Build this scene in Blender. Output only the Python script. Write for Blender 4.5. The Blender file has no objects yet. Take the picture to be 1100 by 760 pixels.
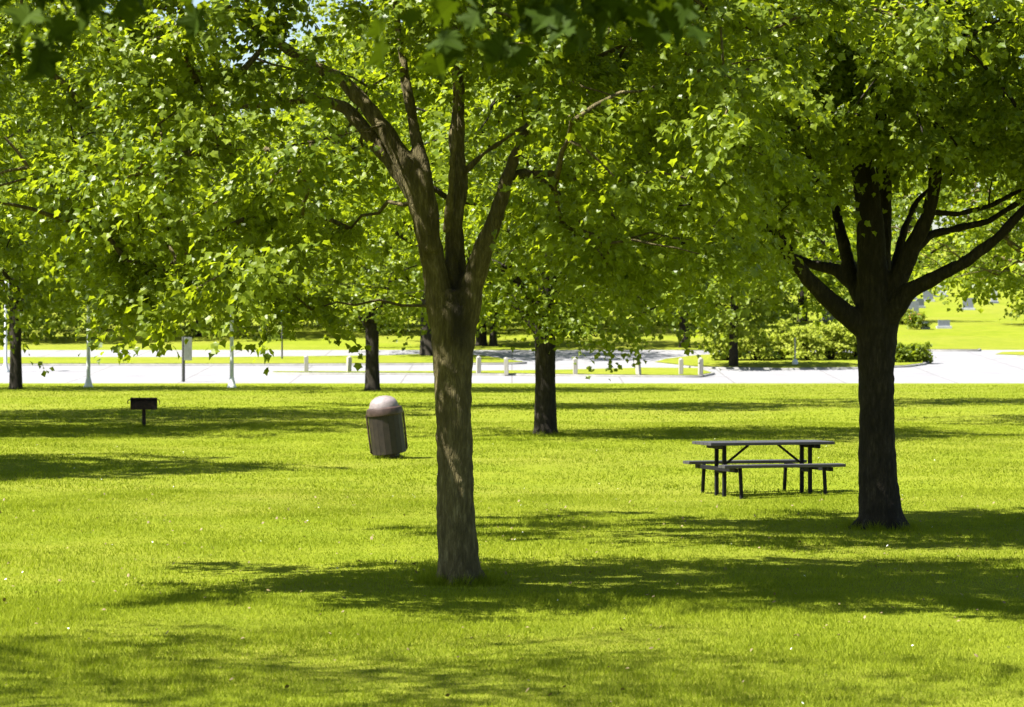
import bpy, bmesh, math, random
import numpy as np
from mathutils import Vector, Matrix

SC = bpy.context.scene
COL = SC.collection
R = math.radians
H, F = 2.2, 3200.0          # camera height, focal length in photograph pixels

# ------------------------------------------------------------------ terrain
_PY = [-200, 118, 133, 141, 150, 166, 197, 246, 283, 330, 420, 700, 4000]
_PZ = [0, 0, 0.0, 0.30, 0.685, 1.37, 2.8, 3.9, 6.6, 11, 17, 20, 20]
def gz(x, y):
    """height of the terrain"""
    x = np.asarray(x, float); y = np.asarray(y, float)
    z = np.interp(y, _PY, _PZ)
    k = np.clip((110 - y) / 25, 0, 1) * np.clip((60 - np.abs(x)) / 30, 0, 1)
    u = 0.035*np.sin(x*0.55+0.7)*np.sin(y*0.23+1.1) + 0.03*np.sin(x*0.21+y*0.11) + 0.012*np.sin(x*1.3-y*0.6)
    return z + u*k
def row_y(row):
    """distance at which the terrain shows on this row of the picture"""
    lo, hi = 12.0, 330.0
    for _ in range(50):
        m = (lo+hi)/2
        r = 360 - F*(np.interp(m, _PY, _PZ)-H)/m
        if r > row: lo = m
        else: hi = m
    return (lo+hi)/2
def at(px, row):
    y = row_y(row); x = (px-550)*y/F
    return float(x), float(y), float(gz(x, y))

# ------------------------------------------------------------------ helpers
def tag(o, label=None, cat=None, group=None, kind=None):
    if label: o['label'] = label
    if cat: o['category'] = cat
    if group: o['group'] = group
    if kind: o['kind'] = kind
    return o
def empty(name, loc=(0, 0, 0), rz=0.0, label=None, cat=None, group=None):
    o = bpy.data.objects.new(name, None); COL.objects.link(o)
    o.location = loc; o.rotation_euler = (0, 0, rz); o.empty_display_size = 0.2
    return tag(o, label, cat, group)
def link(name, me, mat, parent=None, smooth=False):
    o = bpy.data.objects.new(name, me); COL.objects.link(o)
    if mat is not None: me.materials.append(mat)
    if parent is not None: o.parent = parent
    if smooth:
        me.polygons.foreach_set('use_smooth', np.ones(len(me.polygons), bool))
    return o
def np_mesh(name, verts, faces_flat, sizes, tint=None):
    me = bpy.data.meshes.new(name)
    verts = np.asarray(verts, np.float32).reshape(-1, 3)
    faces_flat = np.asarray(faces_flat, np.int32).ravel()
    n = len(sizes)
    me.vertices.add(len(verts)); me.vertices.foreach_set('co', verts.ravel())
    me.loops.add(len(faces_flat)); me.loops.foreach_set('vertex_index', faces_flat)
    me.polygons.add(n)
    st = np.concatenate([[0], np.cumsum(sizes)[:-1]]).astype(np.int32)
    me.polygons.foreach_set('loop_start', st)
    if tint is not None:
        a = me.attributes.new('tint', 'FLOAT', 'POINT')
        a.data.foreach_set('value', np.asarray(tint, np.float32))
    me.update(calc_edges=True)
    return me

class MB:
    """collects boxes, tubes and turned shapes into one mesh"""
    def __init__(s): s.bm = bmesh.new()
    def box(s, c, size, rot=None, bevel=0.0):
        m = Matrix.Translation(c)
        if rot is not None: m = m @ rot.to_4x4()
        m = m @ Matrix.Diagonal((size[0], size[1], size[2], 1))
        r = bmesh.ops.create_cube(s.bm, size=1, matrix=m)
        if bevel > 0:
            es = list({e for v in r['verts'] for e in v.link_edges})
            bmesh.ops.bevel(s.bm, geom=es, offset=bevel, segments=2, affect='EDGES', profile=0.6)
        return s
    def beam(s, p, q, w, t=None, bevel=0.0):
        p, q = Vector(p), Vector(q); d = q-p
        rot = d.to_track_quat('X', 'Z').to_matrix()
        return s.box((p+q)/2, (d.length, w, t or w), rot, bevel)
    def tube(s, pts, radii, seg=10, cap=True, wob=None):
        pts = [Vector(p) for p in pts]; rings = []
        up = None
        for i, p in enumerate(pts):
            a = pts[max(i-1, 0)]; b = pts[min(i+1, len(pts)-1)]
            d = (b-a).normalized()
            if up is None:
                up = Vector((0, 1, 0)) if abs(d.z) > 0.8 else Vector((0, 0, 1))
            u = d.cross(up).normalized(); v = u.cross(d).normalized(); up = v
            ring = []
            for k in range(seg):
                t = 2*math.pi*k/seg; r = radii[i]
                if wob: r *= 1 + wob*math.sin(3*t+i*0.7)*0.6 + wob*math.sin(5*t-i*1.3)*0.4
                ring.append(s.bm.verts.new(p + u*(r*math.cos(t)) + v*(r*math.sin(t))))
            rings.append(ring)
        for i in range(len(rings)-1):
            for k in range(seg):
                s.bm.faces.new((rings[i][k], rings[i][(k+1) % seg], rings[i+1][(k+1) % seg], rings[i+1][k]))
        if cap:
            s.bm.faces.new(rings[0][::-1]); s.bm.faces.new(rings[-1])
        return s
    def lathe(s, prof, seg=28, c=(0, 0, 0), cap=True):
        rings = []
        for r, z in prof:
            rings.append([s.bm.verts.new((c[0]+r*math.cos(2*math.pi*k/seg), c[1]+r*math.sin(2*math.pi*k/seg), c[2]+z)) for k in range(seg)])
        for i in range(len(rings)-1):
            for k in range(seg):
                s.bm.faces.new((rings[i][k], rings[i][(k+1) % seg], rings[i+1][(k+1) % seg], rings[i+1][k]))
        if cap:
            s.bm.faces.new(rings[0][::-1]); s.bm.faces.new(rings[-1])
        return s
    def build(s, name, mat, parent=None, smooth=False):
        bmesh.ops.recalc_face_normals(s.bm, faces=s.bm.faces)
        me = bpy.data.meshes.new(name); s.bm.to_mesh(me); s.bm.free()
        o = link(name, me, mat, parent)
        if smooth:
            for p in me.polygons: p.use_smooth = True
            try: me.set_sharp_from_angle(angle=R(38))
            except Exception: pass
        return o

def copy_tree(o, parent=None):
    c = o.copy(); COL.objects.link(c)
    if parent is not None: c.parent = parent
    for ch in list(o.children): copy_tree(ch, c)
    return c

# ------------------------------------------------------------------ materials
class NT:
    def __init__(s, name):
        s.m = bpy.data.materials.new(name); s.m.use_nodes = True
        s.t = s.m.node_tree; s.t.nodes.clear()
        s.out = s.n('ShaderNodeOutputMaterial')
    def n(s, typ, **kw):
        nd = s.t.nodes.new(typ)
        for k, v in kw.items():
            if k[0] == '_': nd.inputs[k[1:].replace('_', ' ')].default_value = v
            else: setattr(nd, k, v)
        return nd
    def l(s, a, b): s.t.links.new(a, b)
    def noise(s, scale, detail=4, rough=0.55, vec=None):
        nd = s.n('ShaderNodeTexNoise', _Scale=scale, _Detail=detail, _Roughness=rough)
        if vec is not None: s.l(vec, nd.inputs['Vector'])
        return nd.outputs['Fac']
    def ramp(s, fac, stops):
        nd = s.n('ShaderNodeValToRGB'); e = nd.color_ramp.elements
        while len(e) < len(stops): e.new(0.5)
        for x, (p, c) in zip(e, stops): x.position = p; x.color = (*c, 1)
        s.l(fac, nd.inputs['Fac']); return nd.outputs['Color']
    def mix(s, fac, a, b, mode='MIX'):
        nd = s.n('ShaderNodeMix', data_type='RGBA', blend_type=mode)
        for i, v in ((0, fac), (6, a), (7, b)):
            if isinstance(v, (int, float)): nd.inputs[i].default_value = v
            elif isinstance(v, tuple): nd.inputs[i].default_value = (*v, 1)
            else: s.l(v, nd.inputs[i])
        return nd.outputs[2]
    def bump(s, h, strength, dist):
        nd = s.n('ShaderNodeBump', _Strength=strength, _Distance=dist); s.l(h, nd.inputs['Height']); return nd.outputs['Normal']
    def principled(s, col, rough=0.6, metal=0.0, normal=None, spec=0.5):
        p = s.n('ShaderNodeBsdfPrincipled', _Roughness=rough, _Metallic=metal)
        p.inputs['Specular IOR Level'].default_value = spec
        if isinstance(col, tuple): p.inputs['Base Color'].default_value = (*col, 1)
        else: s.l(col, p.inputs['Base Color'])
        if normal is not None: s.l(normal, p.inputs['Normal'])
        return p
    def done(s, sh): s.l(sh.outputs[0], s.out.inputs['Surface']); return s.m
    def obj(s, scale=(1, 1, 1)):
        tc = s.n('ShaderNodeTexCoord'); mp = s.n('ShaderNodeMapping'); mp.inputs['Scale'].default_value = scale
        s.l(tc.outputs['Object'], mp.inputs['Vector']); return mp.outputs['Vector']

def leaf_mat(name, dark, light, trans, tfac=0.45, rough=0.42, spec=0.5):
    t = NT(name)
    a = t.n('ShaderNodeAttribute', attribute_name='tint').outputs['Fac']
    big = t.noise(0.7, 2, 0.5, t.obj())
    c = t.mix(a, dark, light)
    c = t.mix(t.ramp(big, [(0.35, (0, 0, 0)), (0.68, (1, 1, 1))]), c, t.mix(0.35, c, light))
    p = t.principled(c, rough, spec=spec)
    tr = t.n('ShaderNodeBsdfTranslucent'); t.l(t.mix(a, trans, tuple(min(1, v*1.35) for v in trans)), tr.inputs['Color'])
    ms = t.n('ShaderNodeMixShader', _Fac=tfac); t.l(p.outputs[0], ms.inputs[1]); t.l(tr.outputs[0], ms.inputs[2])
    return t.done(ms)

def bark_mat(name, dark, mid, light, vs=1.0, stain=False):
    t = NT(name); v = t.obj((1, 1, 0.22))
    f1 = t.noise(26*vs, 6, 0.65, v)
    vo = t.n('ShaderNodeTexVoronoi', feature='DISTANCE_TO_EDGE', _Scale=40*vs, _Randomness=1.0)
    w = t.n('ShaderNodeVectorMath', operation='ADD'); nz = t.n('ShaderNodeTexNoise', _Scale=9.0, _Detail=3.0)
    t.l(v, nz.inputs['Vector']); sc = t.n('ShaderNodeVectorMath', operation='SCALE', _Scale=0.12); t.l(nz.outputs['Color'], sc.inputs[0])
    t.l(v, w.inputs[0]); t.l(sc.outputs[0], w.inputs[1]); t.l(w.outputs[0], vo.inputs['Vector'])
    cr = t.ramp(vo.outputs['Distance'], [(0.0, (0.45, 0.45, 0.45)), (0.22, (1, 1, 1))])
    blot = t.noise(2.6, 4, 0.6, t.obj((1, 1, 0.6)))
    c = t.ramp(f1, [(0.3, dark), (0.52, mid), (0.72, light)])
    c = t.mix(t.ramp(blot, [(0.42, (0, 0, 0)), (0.62, (1, 1, 1))]), c, t.mix(0.55, c, dark))
    c = t.mix(0.5, c, t.mix(cr, tuple(x*0.6 for x in dark), c))
    if stain:      # a dark weathered streak below the fork
        tc = t.n('ShaderNodeTexCoord'); sx = t.n('ShaderNodeSeparateXYZ'); t.l(tc.outputs['Object'], sx.inputs[0])
        def rng_(sock, a, b, c0, d0):
            m1 = t.n('ShaderNodeMapRange', interpolation_type='SMOOTHSTEP'); m1.inputs[1].default_value = a; m1.inputs[2].default_value = b
            m2 = t.n('ShaderNodeMapRange', interpolation_type='SMOOTHSTEP'); m2.inputs[1].default_value = d0; m2.inputs[2].default_value = c0
            t.l(sock, m1.inputs[0]); t.l(sock, m2.inputs[0]); mu = t.n('ShaderNodeMath', operation='MULTIPLY')
            t.l(m1.outputs[0], mu.inputs[0]); t.l(m2.outputs[0], mu.inputs[1]); return mu.outputs[0]
        mz = rng_(sx.outputs['Z'], 1.75, 2.35, 2.75, 3.15); mx = rng_(sx.outputs['X'], -0.19, -0.03, 0.0, 0.16)
        mu = t.n('ShaderNodeMath', operation='MULTIPLY'); t.l(mz, mu.inputs[0]); t.l(mx, mu.inputs[1])
        m3 = t.n('ShaderNodeMath', operation='MULTIPLY', use_clamp=True); t.l(mu.outputs[0], m3.inputs[0])
        t.l(t.ramp(t.noise(7, 4, 0.6, v), [(0.3, (0.3, 0.3, 0.3)), (0.6, (1, 1, 1))]), m3.inputs[1])
        c = t.mix(m3.outputs[0], c, (0.022, 0.018, 0.012))
    hgt = t.mix(0.6, cr, f1)
    return t.done(t.principled(c, 0.9, normal=t.bump(hgt, 1.0, 0.022), spec=0.2))

M = {}
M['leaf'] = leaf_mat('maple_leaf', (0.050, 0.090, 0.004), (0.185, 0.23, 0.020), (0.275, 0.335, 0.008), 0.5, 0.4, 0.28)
M['leaf_near'] = leaf_mat('maple_leaf_shaded', (0.022, 0.042, 0.002), (0.042, 0.068, 0.004), (0.06, 0.092, 0.002), 0.35, 0.65, 0.08)  # darker copy of the maple leaf, shade from the crown above put into the colour
M['leaf_far'] = leaf_mat('distant_leaf', (0.066, 0.108, 0.006), (0.185, 0.23, 0.022), (0.25, 0.31, 0.009), 0.48, 0.5, 0.2)
M['leaf_shrub'] = leaf_mat('shrub_leaf', (0.19, 0.23, 0.02), (0.36, 0.39, 0.06), (0.36, 0.42, 0.03), 0.45, 0.6, 0.12)
M['blade'] = leaf_mat('grass_blade', (0.102, 0.142, 0.006), (0.262, 0.298, 0.027), (0.20, 0.252, 0.006), 0.42, 0.8, 0.06)
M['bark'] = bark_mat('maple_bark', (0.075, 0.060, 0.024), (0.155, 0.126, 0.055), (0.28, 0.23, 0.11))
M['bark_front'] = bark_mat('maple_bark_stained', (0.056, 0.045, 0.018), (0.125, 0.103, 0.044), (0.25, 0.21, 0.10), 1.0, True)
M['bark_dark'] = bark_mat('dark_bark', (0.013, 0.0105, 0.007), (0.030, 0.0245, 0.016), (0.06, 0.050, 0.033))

t = NT('lawn_ground'); v = t.obj()
n1 = t.noise(0.33, 4, 0.55, v); n2 = t.noise(55, 3, 0.7, v); n3 = t.noise(4.0, 4, 0.6, v)
c = t.ramp(n2, [(0.30, (0.098, 0.132, 0.006)), (0.5, (0.148, 0.18, 0.012)), (0.72, (0.21, 0.235, 0.022))])
c = t.mix(t.ramp(n1, [(0.38, (0, 0, 0)), (0.65, (1, 1, 1))]), c, t.mix(0.3, c, (0.23, 0.23, 0.03)))
c = t.mix(t.ramp(n3, [(0.5, (0, 0, 0)), (0.75, (1, 1, 1))]), c, t.mix(0.3, c, (0.10, 0.15, 0.005)))
n4 = t.noise(0.09, 5, 0.65, v); n5 = t.noise(1.1, 5, 0.7, v)
c = t.mix(t.ramp(n4, [(0.42, (0, 0, 0)), (0.60, (1, 1, 1))]), c, t.mix(0.4, c, (0.20, 0.19, 0.035)))
c = t.mix(t.ramp(n5, [(0.45, (0, 0, 0)), (0.70, (1, 1, 1))]), c, t.mix(0.45, c, (0.075, 0.12, 0.006)))
M['lawn'] = t.done(t.principled(c, 0.95, normal=t.bump(n2, 0.8, 0.03), spec=0.03))

t = NT('pale_concrete'); v = t.obj()
c = t.ramp(t.noise(0.6, 6, 0.6, v), [(0.3, (0.165, 0.162, 0.168)), (0.7, (0.225, 0.22, 0.226))])
c = t.mix(t.ramp(t.noise(30, 3, 0.7, v), [(0.4, (0, 0, 0)), (0.8, (1, 1, 1))]), c, (0.165, 0.16, 0.162))
br_ = t.n('ShaderNodeTexBrick', offset=0.0, _Scale=1.0); br_.inputs['Mortar Size'].default_value = 0.03; br_.inputs['Brick Width'].default_value = 5.0; br_.inputs['Row Height'].default_value = 4.0
t.l(v, br_.inputs['Vector']); c = t.mix(br_.outputs['Fac'], c, (0.11, 0.105, 0.10))
M['road'] = t.done(t.principled(c, 0.85, spec=0.3))
t = NT('kerb_concrete'); c = t.ramp(t.noise(3, 5, 0.6, t.obj()), [(0.3, (0.15, 0.145, 0.13)), (0.7, (0.22, 0.215, 0.195))])
M['kerb'] = t.done(t.principled(c, 0.9))

def plain(name, a, b, rough=0.5, metal=0.0, scale=8, bump=0.15, spec=0.4):
    t = NT(name); f = t.noise(scale, 5, 0.6, t.obj())
    return t.done(t.principled(t.ramp(f, [(0.35, a), (0.68, b)]), rough, metal, t.bump(f, bump, 0.01), spec))
M['steel_black'] = plain('black_painted_steel', (0.006, 0.006, 0.008), (0.014, 0.013, 0.016), 0.65, 0, 8, 0.15, 0.15)
t = NT('grey_plank'); v = t.obj((2, 30, 30)); f = t.noise(4, 5, 0.6, v)
M['plank'] = t.done(t.principled(t.ramp(f, [(0.3, (0.03, 0.028, 0.033)), (0.7, (0.062, 0.058, 0.066))]), 0.42, normal=t.bump(f, 0.2, 0.003), spec=0.3))
M['rust'] = plain('scorched_rusty_steel', (0.012, 0.009, 0.009), (0.05, 0.024, 0.018), 0.75, 0.2, 14, 0.4)
M['can_brown'] = plain('weathered_brown_panel', (0.011, 0.0075, 0.0055), (0.025, 0.0165, 0.012), 0.55, 0, 10)
M['can_dark'] = plain('dark_brown_band', (0.026, 0.015, 0.011), (0.06, 0.036, 0.028), 0.5, 0, 10)
M['can_dome'] = plain('faded_pink_dome', (0.14, 0.115, 0.112), (0.24, 0.20, 0.196), 0.5, 0, 9)
M['white_metal'] = plain('pale_lamp_paint', (0.50, 0.52, 0.52), (0.66, 0.68, 0.68), 0.45, 0, 6, 0.05)
M['grey_metal'] = plain('galvanised_grey', (0.24, 0.25, 0.24), (0.34, 0.35, 0.34), 0.5, 0.3, 6, 0.05)
M['dark_post'] = plain('dark_post_paint', (0.03, 0.032, 0.03), (0.06, 0.06, 0.055), 0.6)
M['blue_sign'] = plain('light_blue_sign', (0.16, 0.38, 0.62), (0.22, 0.46, 0.70), 0.5, 0, 5, 0.02)
M['glass'] = plain('frosted_lamp_glass', (0.62, 0.66, 0.68), (0.72, 0.75, 0.77), 0.25, 0, 5, 0.02)
t = NT('weathered_wood'); f = t.noise(9, 6, 0.6, t.obj((4, 4, 0.5)))
M['wood'] = t.done(t.principled(t.ramp(f, [(0.3, (0.22, 0.21, 0.17)), (0.7, (0.38, 0.36, 0.30))]), 0.85, normal=t.bump(f, 0.4, 0.01)))
M['granite'] = plain('grey_granite', (0.09, 0.10, 0.12), (0.17, 0.185, 0.21), 0.5, 0, 20, 0.1)
M['marble'] = plain('pale_marble', (0.26, 0.27, 0.29), (0.38, 0.39, 0.40), 0.5, 0, 6, 0.1)
M['petal_white'] = plain('white_petal', (0.62, 0.62, 0.52), (0.75, 0.74, 0.66), 0.6, 0, 20, 0.0)
M['petal_red'] = plain('red_petal', (0.22, 0.07, 0.03), (0.36, 0.20, 0.05), 0.6, 0, 20, 0.0)
M['dry_leaf'] = plain('dry_brown_leaf', (0.10, 0.07, 0.025), (0.22, 0.17, 0.07), 0.7, 0, 12, 0.0)

# ------------------------------------------------------------------ ground, roads
xs = np.unique(np.concatenate([np.linspace(-30, 30, 121), np.linspace(-260, 260, 105), np.linspace(-3000, 3000, 25)]))
ys = np.unique(np.concatenate([np.linspace(-60, 0, 7), np.linspace(0, 120, 161), np.linspace(120, 340, 111), np.linspace(340, 4000, 40)]))
def grid_mesh(name, xs, ys, dz=0.0):
    X, Y = np.meshgrid(xs, ys); Z = gz(X, Y) + dz
    nx, ny = len(xs), len(ys)
    i = np.arange(nx*ny).reshape(ny, nx)
    f = np.stack([i[:-1, :-1], i[:-1, 1:], i[1:, 1:], i[1:, :-1]], -1).reshape(-1, 4)
    return np_mesh(name, np.stack([X, Y, Z], -1), f, np.full(len(f), 4))
tag(link('lawn', grid_mesh('lawn', xs, ys), M['lawn'], smooth=True), kind='structure')
Y1a, Y1b, Y2a, Y2b = row_y(413.0), row_y(393.3), row_y(386.0), row_y(376.3)
yy = np.unique(np.concatenate([np.linspace(Y1a, Y2b, 40), [Y1a, Y2b]]))
rxs = np.unique(np.concatenate([np.linspace(-260, 260, 53), np.linspace(-40, 40, 161)]))
rme = grid_mesh('road', rxs, yy, 0.006)
_co = np.zeros(len(rme.vertices)*3, np.float32); rme.vertices.foreach_get('co', _co); _co = _co.reshape(-1, 3)
_w = (np.sin(_co[:, 0]*1.9)+np.sin(_co[:, 0]*0.71+1)+np.sin(_co[:, 0]*4.3+2)*0.6)*0.16
_co[:, 1] += np.where(np.abs(_co[:, 1]-Y1a) < 0.01, _w, 0)              # ragged lawn edge
rme.vertices.foreach_set('co', _co.ravel())
tag(link('road', rme, M['road']), kind='structure')

def island(pts, name='grass_verge', kerb=0.10):
    """raised grass island inside the paved area: a kerb ring and a grass top, outline in world x, y"""
    pts = np.array(pts, float)
    dense = []
    for a, b in zip(pts, np.roll(pts, -1, 0)):
        n = max(2, int(np.linalg.norm(b-a)/2.0))
        for k in range(n): dense.append(a+(b-a)*k/n)
    P = np.array(dense); c = P.mean(0)
    nx = np.roll(P, -1, 0)-np.roll(P, 1, 0); nrm = np.stack([nx[:, 1], -nx[:, 0]], 1); nrm /= np.linalg.norm(nrm, axis=1)[:, None]+1e-9
    if np.sum((P-c)*nrm) < 0: nrm = -nrm
    Q = P-nrm*0.16
    n = len(P)
    def ring(A, dz): return np.column_stack([A, gz(A[:, 0], A[:, 1])+dz])
    V = np.concatenate([ring(P, -0.02), ring(P, kerb), ring(Q, kerb), ring(Q, kerb-0.05)])
    i = np.arange(n); j = (i+1) % n; f = []
    for k in range(3): f.append(np.stack([i+k*n, j+k*n, j+(k+1)*n, i+(k+1)*n], 1))
    f = np.concatenate(f)
    tag(link('kerb', np_mesh('kerb', V, f, np.full(len(f), 4)), M['kerb']), kind='structure')
    bm = bmesh.new(); vs = [bm.verts.new(v) for v in ring(Q, kerb+0.02)]
    fc = bm.faces.new(vs); bmesh.ops.triangulate(bm, faces=[fc])
    bmesh.ops.recalc_face_normals(bm, faces=bm.faces)
    me = bpy.data.meshes.new(name); bm.to_mesh(me); bm.free()
    tag(link(name, me, M['lawn']), kind='structure')
def pxy(px, row):
    a = at(px, row); return (a[0], a[1])
# long verge between the two roads (left), the thin bollard verge, the shrub bed, small one at the right
vx = [(-150, Y1b)] + [(x, Y1b) for x in (-90, -50, -25, -12)] + [pxy(545, 392.2), pxy(566, 391.2), pxy(548, 388.8), pxy(520, 384), pxy(470, 382.5), pxy(420, 384)] + [(x, Y2a) for x in (-15, -30, -60, -100)] + [(-150, Y2a)]
island(vx)
island([pxy(292, 402.6), pxy(420, 403.2), pxy(560, 404.0), pxy(680, 405.6), pxy(752, 406), pxy(768, 403), pxy(752, 398), pxy(690, 397.5), pxy(600, 399.8), pxy(500, 401), pxy(400, 401.4), pxy(292, 401.4)])
island([pxy(700, 391.5), pxy(748, 396.5), pxy(840, 398), pxy(920, 397), pxy(975, 395), pxy(994, 392.5), pxy(1000, 389), pxy(990, 385.5), pxy(960, 383), pxy(900, 381.5), pxy(800, 381), pxy(745, 384), pxy(712, 388)])
island([pxy(1066, 383), pxy(1120, 385), pxy(1220, 385), pxy(1220, 380), pxy(1120, 379.5), pxy(1074, 380.5)])
island([pxy(985, 377.8), pxy(1052, 377.8), pxy(1054, 376.6), pxy(985, 376.6)])

# ------------------------------------------------------------------ grass blades
rg = np.random.default_rng(7)
_pr = np.random.default_rng(3)
_pt = (np.geomspace(0.35, 9, 10), np.full(10, 0.085), _pr.uniform(0, 6.28, 10), _pr.uniform(0, 6.28, 10))
def blades(n, y0, y1, hw, h0, h1, w):
    Y = np.sqrt(rg.uniform(y0**2, y1**2, n)); half = Y*550/F*1.22+0.6
    X = rg.uniform(-1, 1, n)*half
    hh = rg.uniform(h0, h1, n)*(0.75+0.35*np.sin(X*1.7+np.sin(Y*1.3))*np.sin(Y*1.1+X*0.4)+0.15*rg.normal(size=n))
    hh = np.clip(hh, 0.012, None)
    a = rg.uniform(0, 2*np.pi, n); lean = rg.uniform(0.15, 0.95, n)*hh; la = rg.uniform(0, 2*np.pi, n)
    Z = gz(X, Y)-0.004
    d = np.stack([np.cos(a), np.sin(a), np.zeros(n)], 1)*(w*rg.uniform(0.6, 1.3, n))[:, None]
    b = np.stack([X, Y, Z], 1)
    tip = b+np.stack([np.cos(la)*lean, np.sin(la)*lean, hh], 1)
    V = np.stack([b-d, b+d, tip], 1).reshape(-1, 3)
    cl = np.full(n, 0.5)
    for wl, am, an, ph in zip(*_pt):
        cl += am*np.sin(2*np.pi*(X*np.cos(an)+Y*np.sin(an))/wl+ph+1.5*np.sin(2*np.pi*(X*np.sin(an)-Y*np.cos(an))/(wl*1.7)))
    tint = np.clip(cl+rg.normal(0, 0.22, n), 0, 1)
    return V, np.repeat(tint, 3)
parts = [blades(330000, 15, 25, 1, 0.022, 0.055, 0.0034), blades(330000, 25, 42, 1, 0.022, 0.05, 0.0046),
         blades(260000, 42, 75, 1, 0.025, 0.055, 0.0085), blades(120000, 75, 131, 1, 0.03, 0.06, 0.016)]
def collar(cx, cy, r0, r1, n, h0, h1):
    """longer uncut grass round the foot of a trunk or post"""
    a = rg.uniform(0, 2*np.pi, n); r = r0+(r1-r0)*rg.random(n)**1.6
    X = cx+r*np.cos(a); Y = cy+r*np.sin(a); hh = rg.uniform(h0, h1, n)*(0.6+0.5*np.sin(3*a+cx)**2); la = rg.uniform(0, 2*np.pi, n); ln = hh*rg.uniform(.2, .9, n)
    b = np.stack([X, Y, gz(X, Y)-0.004], 1); aa = rg.uniform(0, 2*np.pi, n)
    d = np.stack([np.cos(aa), np.sin(aa), np.zeros(n)], 1)*0.004
    tip = b+np.stack([np.cos(la)*ln, np.sin(la)*ln, hh], 1)
    return np.stack([b-d, b+d, tip], 1).reshape(-1, 3), np.repeat(np.clip(rg.normal(0.35, 0.25, n), 0, 1), 3)
for px, row, r0, n in ((494, 630, 0.17, 2600), (947, 565, 0.2, 2600), (586, 468, 0.2, 1600), (419, 491, 0.12, 900), (154.5, 458, 0.03, 400), (17, 418.5, .2, 500), (400, 420, .2, 500)):
    c_ = at(px, row); parts.append(collar(c_[0], c_[1], r0, r0+0.22, n, 0.04, 0.13))
V = np.concatenate([p[0] for p in parts]); T = np.concatenate([p[1] for p in parts])
tag(link('grass', np_mesh('grass', V, np.arange(len(V)), np.full(len(V)//3, 3), T), M['blade']),
    'short sunny yellow-green lawn grass with dappled shade', 'grass', kind='stuff')

def specks(name, n, y0, y1, size, mat, label, cat, up=0.035):
    Y = np.sqrt(rg.uniform(y0**2, y1**2, n)); X = rg.uniform(-1, 1, n)*(Y*550/F*1.2)
    k = 7; a = np.linspace(0, 2*np.pi, k, endpoint=False)
    s = size*rg.uniform(0.6, 1.3, n)
    ring = np.stack([np.cos(a), np.sin(a), np.zeros(k)], 1)
    tilt = rg.normal(0, 0.45, (n, 2))
    P = np.stack([X, Y, gz(X, Y)+up*rg.uniform(0.7, 1.4, n)], 1)[:, None, :] + ring[None]*s[:, None, None]*rg.uniform(0.7, 1.2, (n, k, 1))
    P[:, :, 2] += (ring[None, :, 0]*tilt[:, :1]+ring[None, :, 1]*tilt[:, 1:])*s[:, None]
    c = P.mean(1, keepdims=True); c[:, :, 2] += s[:, None]*0.5
    V = np.concatenate([P, c], 1).reshape(-1, 3)
    i = np.arange(k); f = np.stack([i, (i+1) % k, np.full(k, k)], 1)
    fl = (f[None]+np.arange(n)[:, None, None]*(k+1)).reshape(-1, 3)
    tag(link(name, np_mesh(name, V, fl, np.full(len(fl), 3)), mat), label, cat, kind='stuff')
specks('clover_flowers', 80, 17, 62, 0.009, M['petal_white'], 'tiny white clover flowers dotted through the lawn', 'flowers', 0.05)
specks('fallen_leaves', 420, 17, 40, 0.013, M['dry_leaf'], 'small dry brown leaf bits scattered on the lawn', 'leaves', 0.035)

# ------------------------------------------------------------------ trees
def norm(a): return a/(np.linalg.norm(a, axis=-1, keepdims=True)+1e-9)
LEAF_V = np.array([(0, 0, 0), (0, .4, -.02), (0, 1, -.16),
                   (.36, .02, .05), (.36, .22, .06), (.54, .50, .10), (.28, .64, .03),
                   (-.36, .02, .05), (-.36, .22, .06), (-.54, .50, .10), (-.28, .64, .03)])
LEAF_F = np.array([(0, 3, 4), (0, 4, 1), (1, 4, 5), (1, 5, 6), (1, 6, 2), (0, 8, 7), (0, 1, 8), (1, 9, 8), (1, 10, 9), (1, 2, 10)])
KITE_V = np.array([(0, 0, 0), (.46, .5, .09), (0, 1, -.1), (-.46, .5, .09), (0, .5, 0)])
KITE_F = np.array([(0, 1, 4), (1, 2, 4), (0, 4, 3), (4, 2, 3)])
_o = [(.10, -.04), (.30, -.08), (.26, .06), (.46, .10), (.34, .20), (.28, .27), (.44, .33), (.50, .44), (.68, .50), (.55, .57), (.58, .68), (.42, .62), (.22, .56), (.26, .70), (.20, .78), (.14, .90)]
NEAR_V = np.array([(0, 0, 0), (0, .3, 0), (0, .62, -.05), (0, 1.05, -.2)]+[(x, y, .05+.12*x-.12*max(0, y-.6)) for x, y in _o]+[(-x, y, .05+.12*x-.12*max(0, y-.6)) for x, y in _o])
_f = []
for _k in (4, 20):
    _s = [0]+[_k+i for i in range(16)]+[3]
    for _i in range(17): _f.append((1 if _i < 11 else 2, _s[_i], _s[_i+1]))
    _f.append((1, _k+10, 2))
NEAR_F = np.array(_f)
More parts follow.
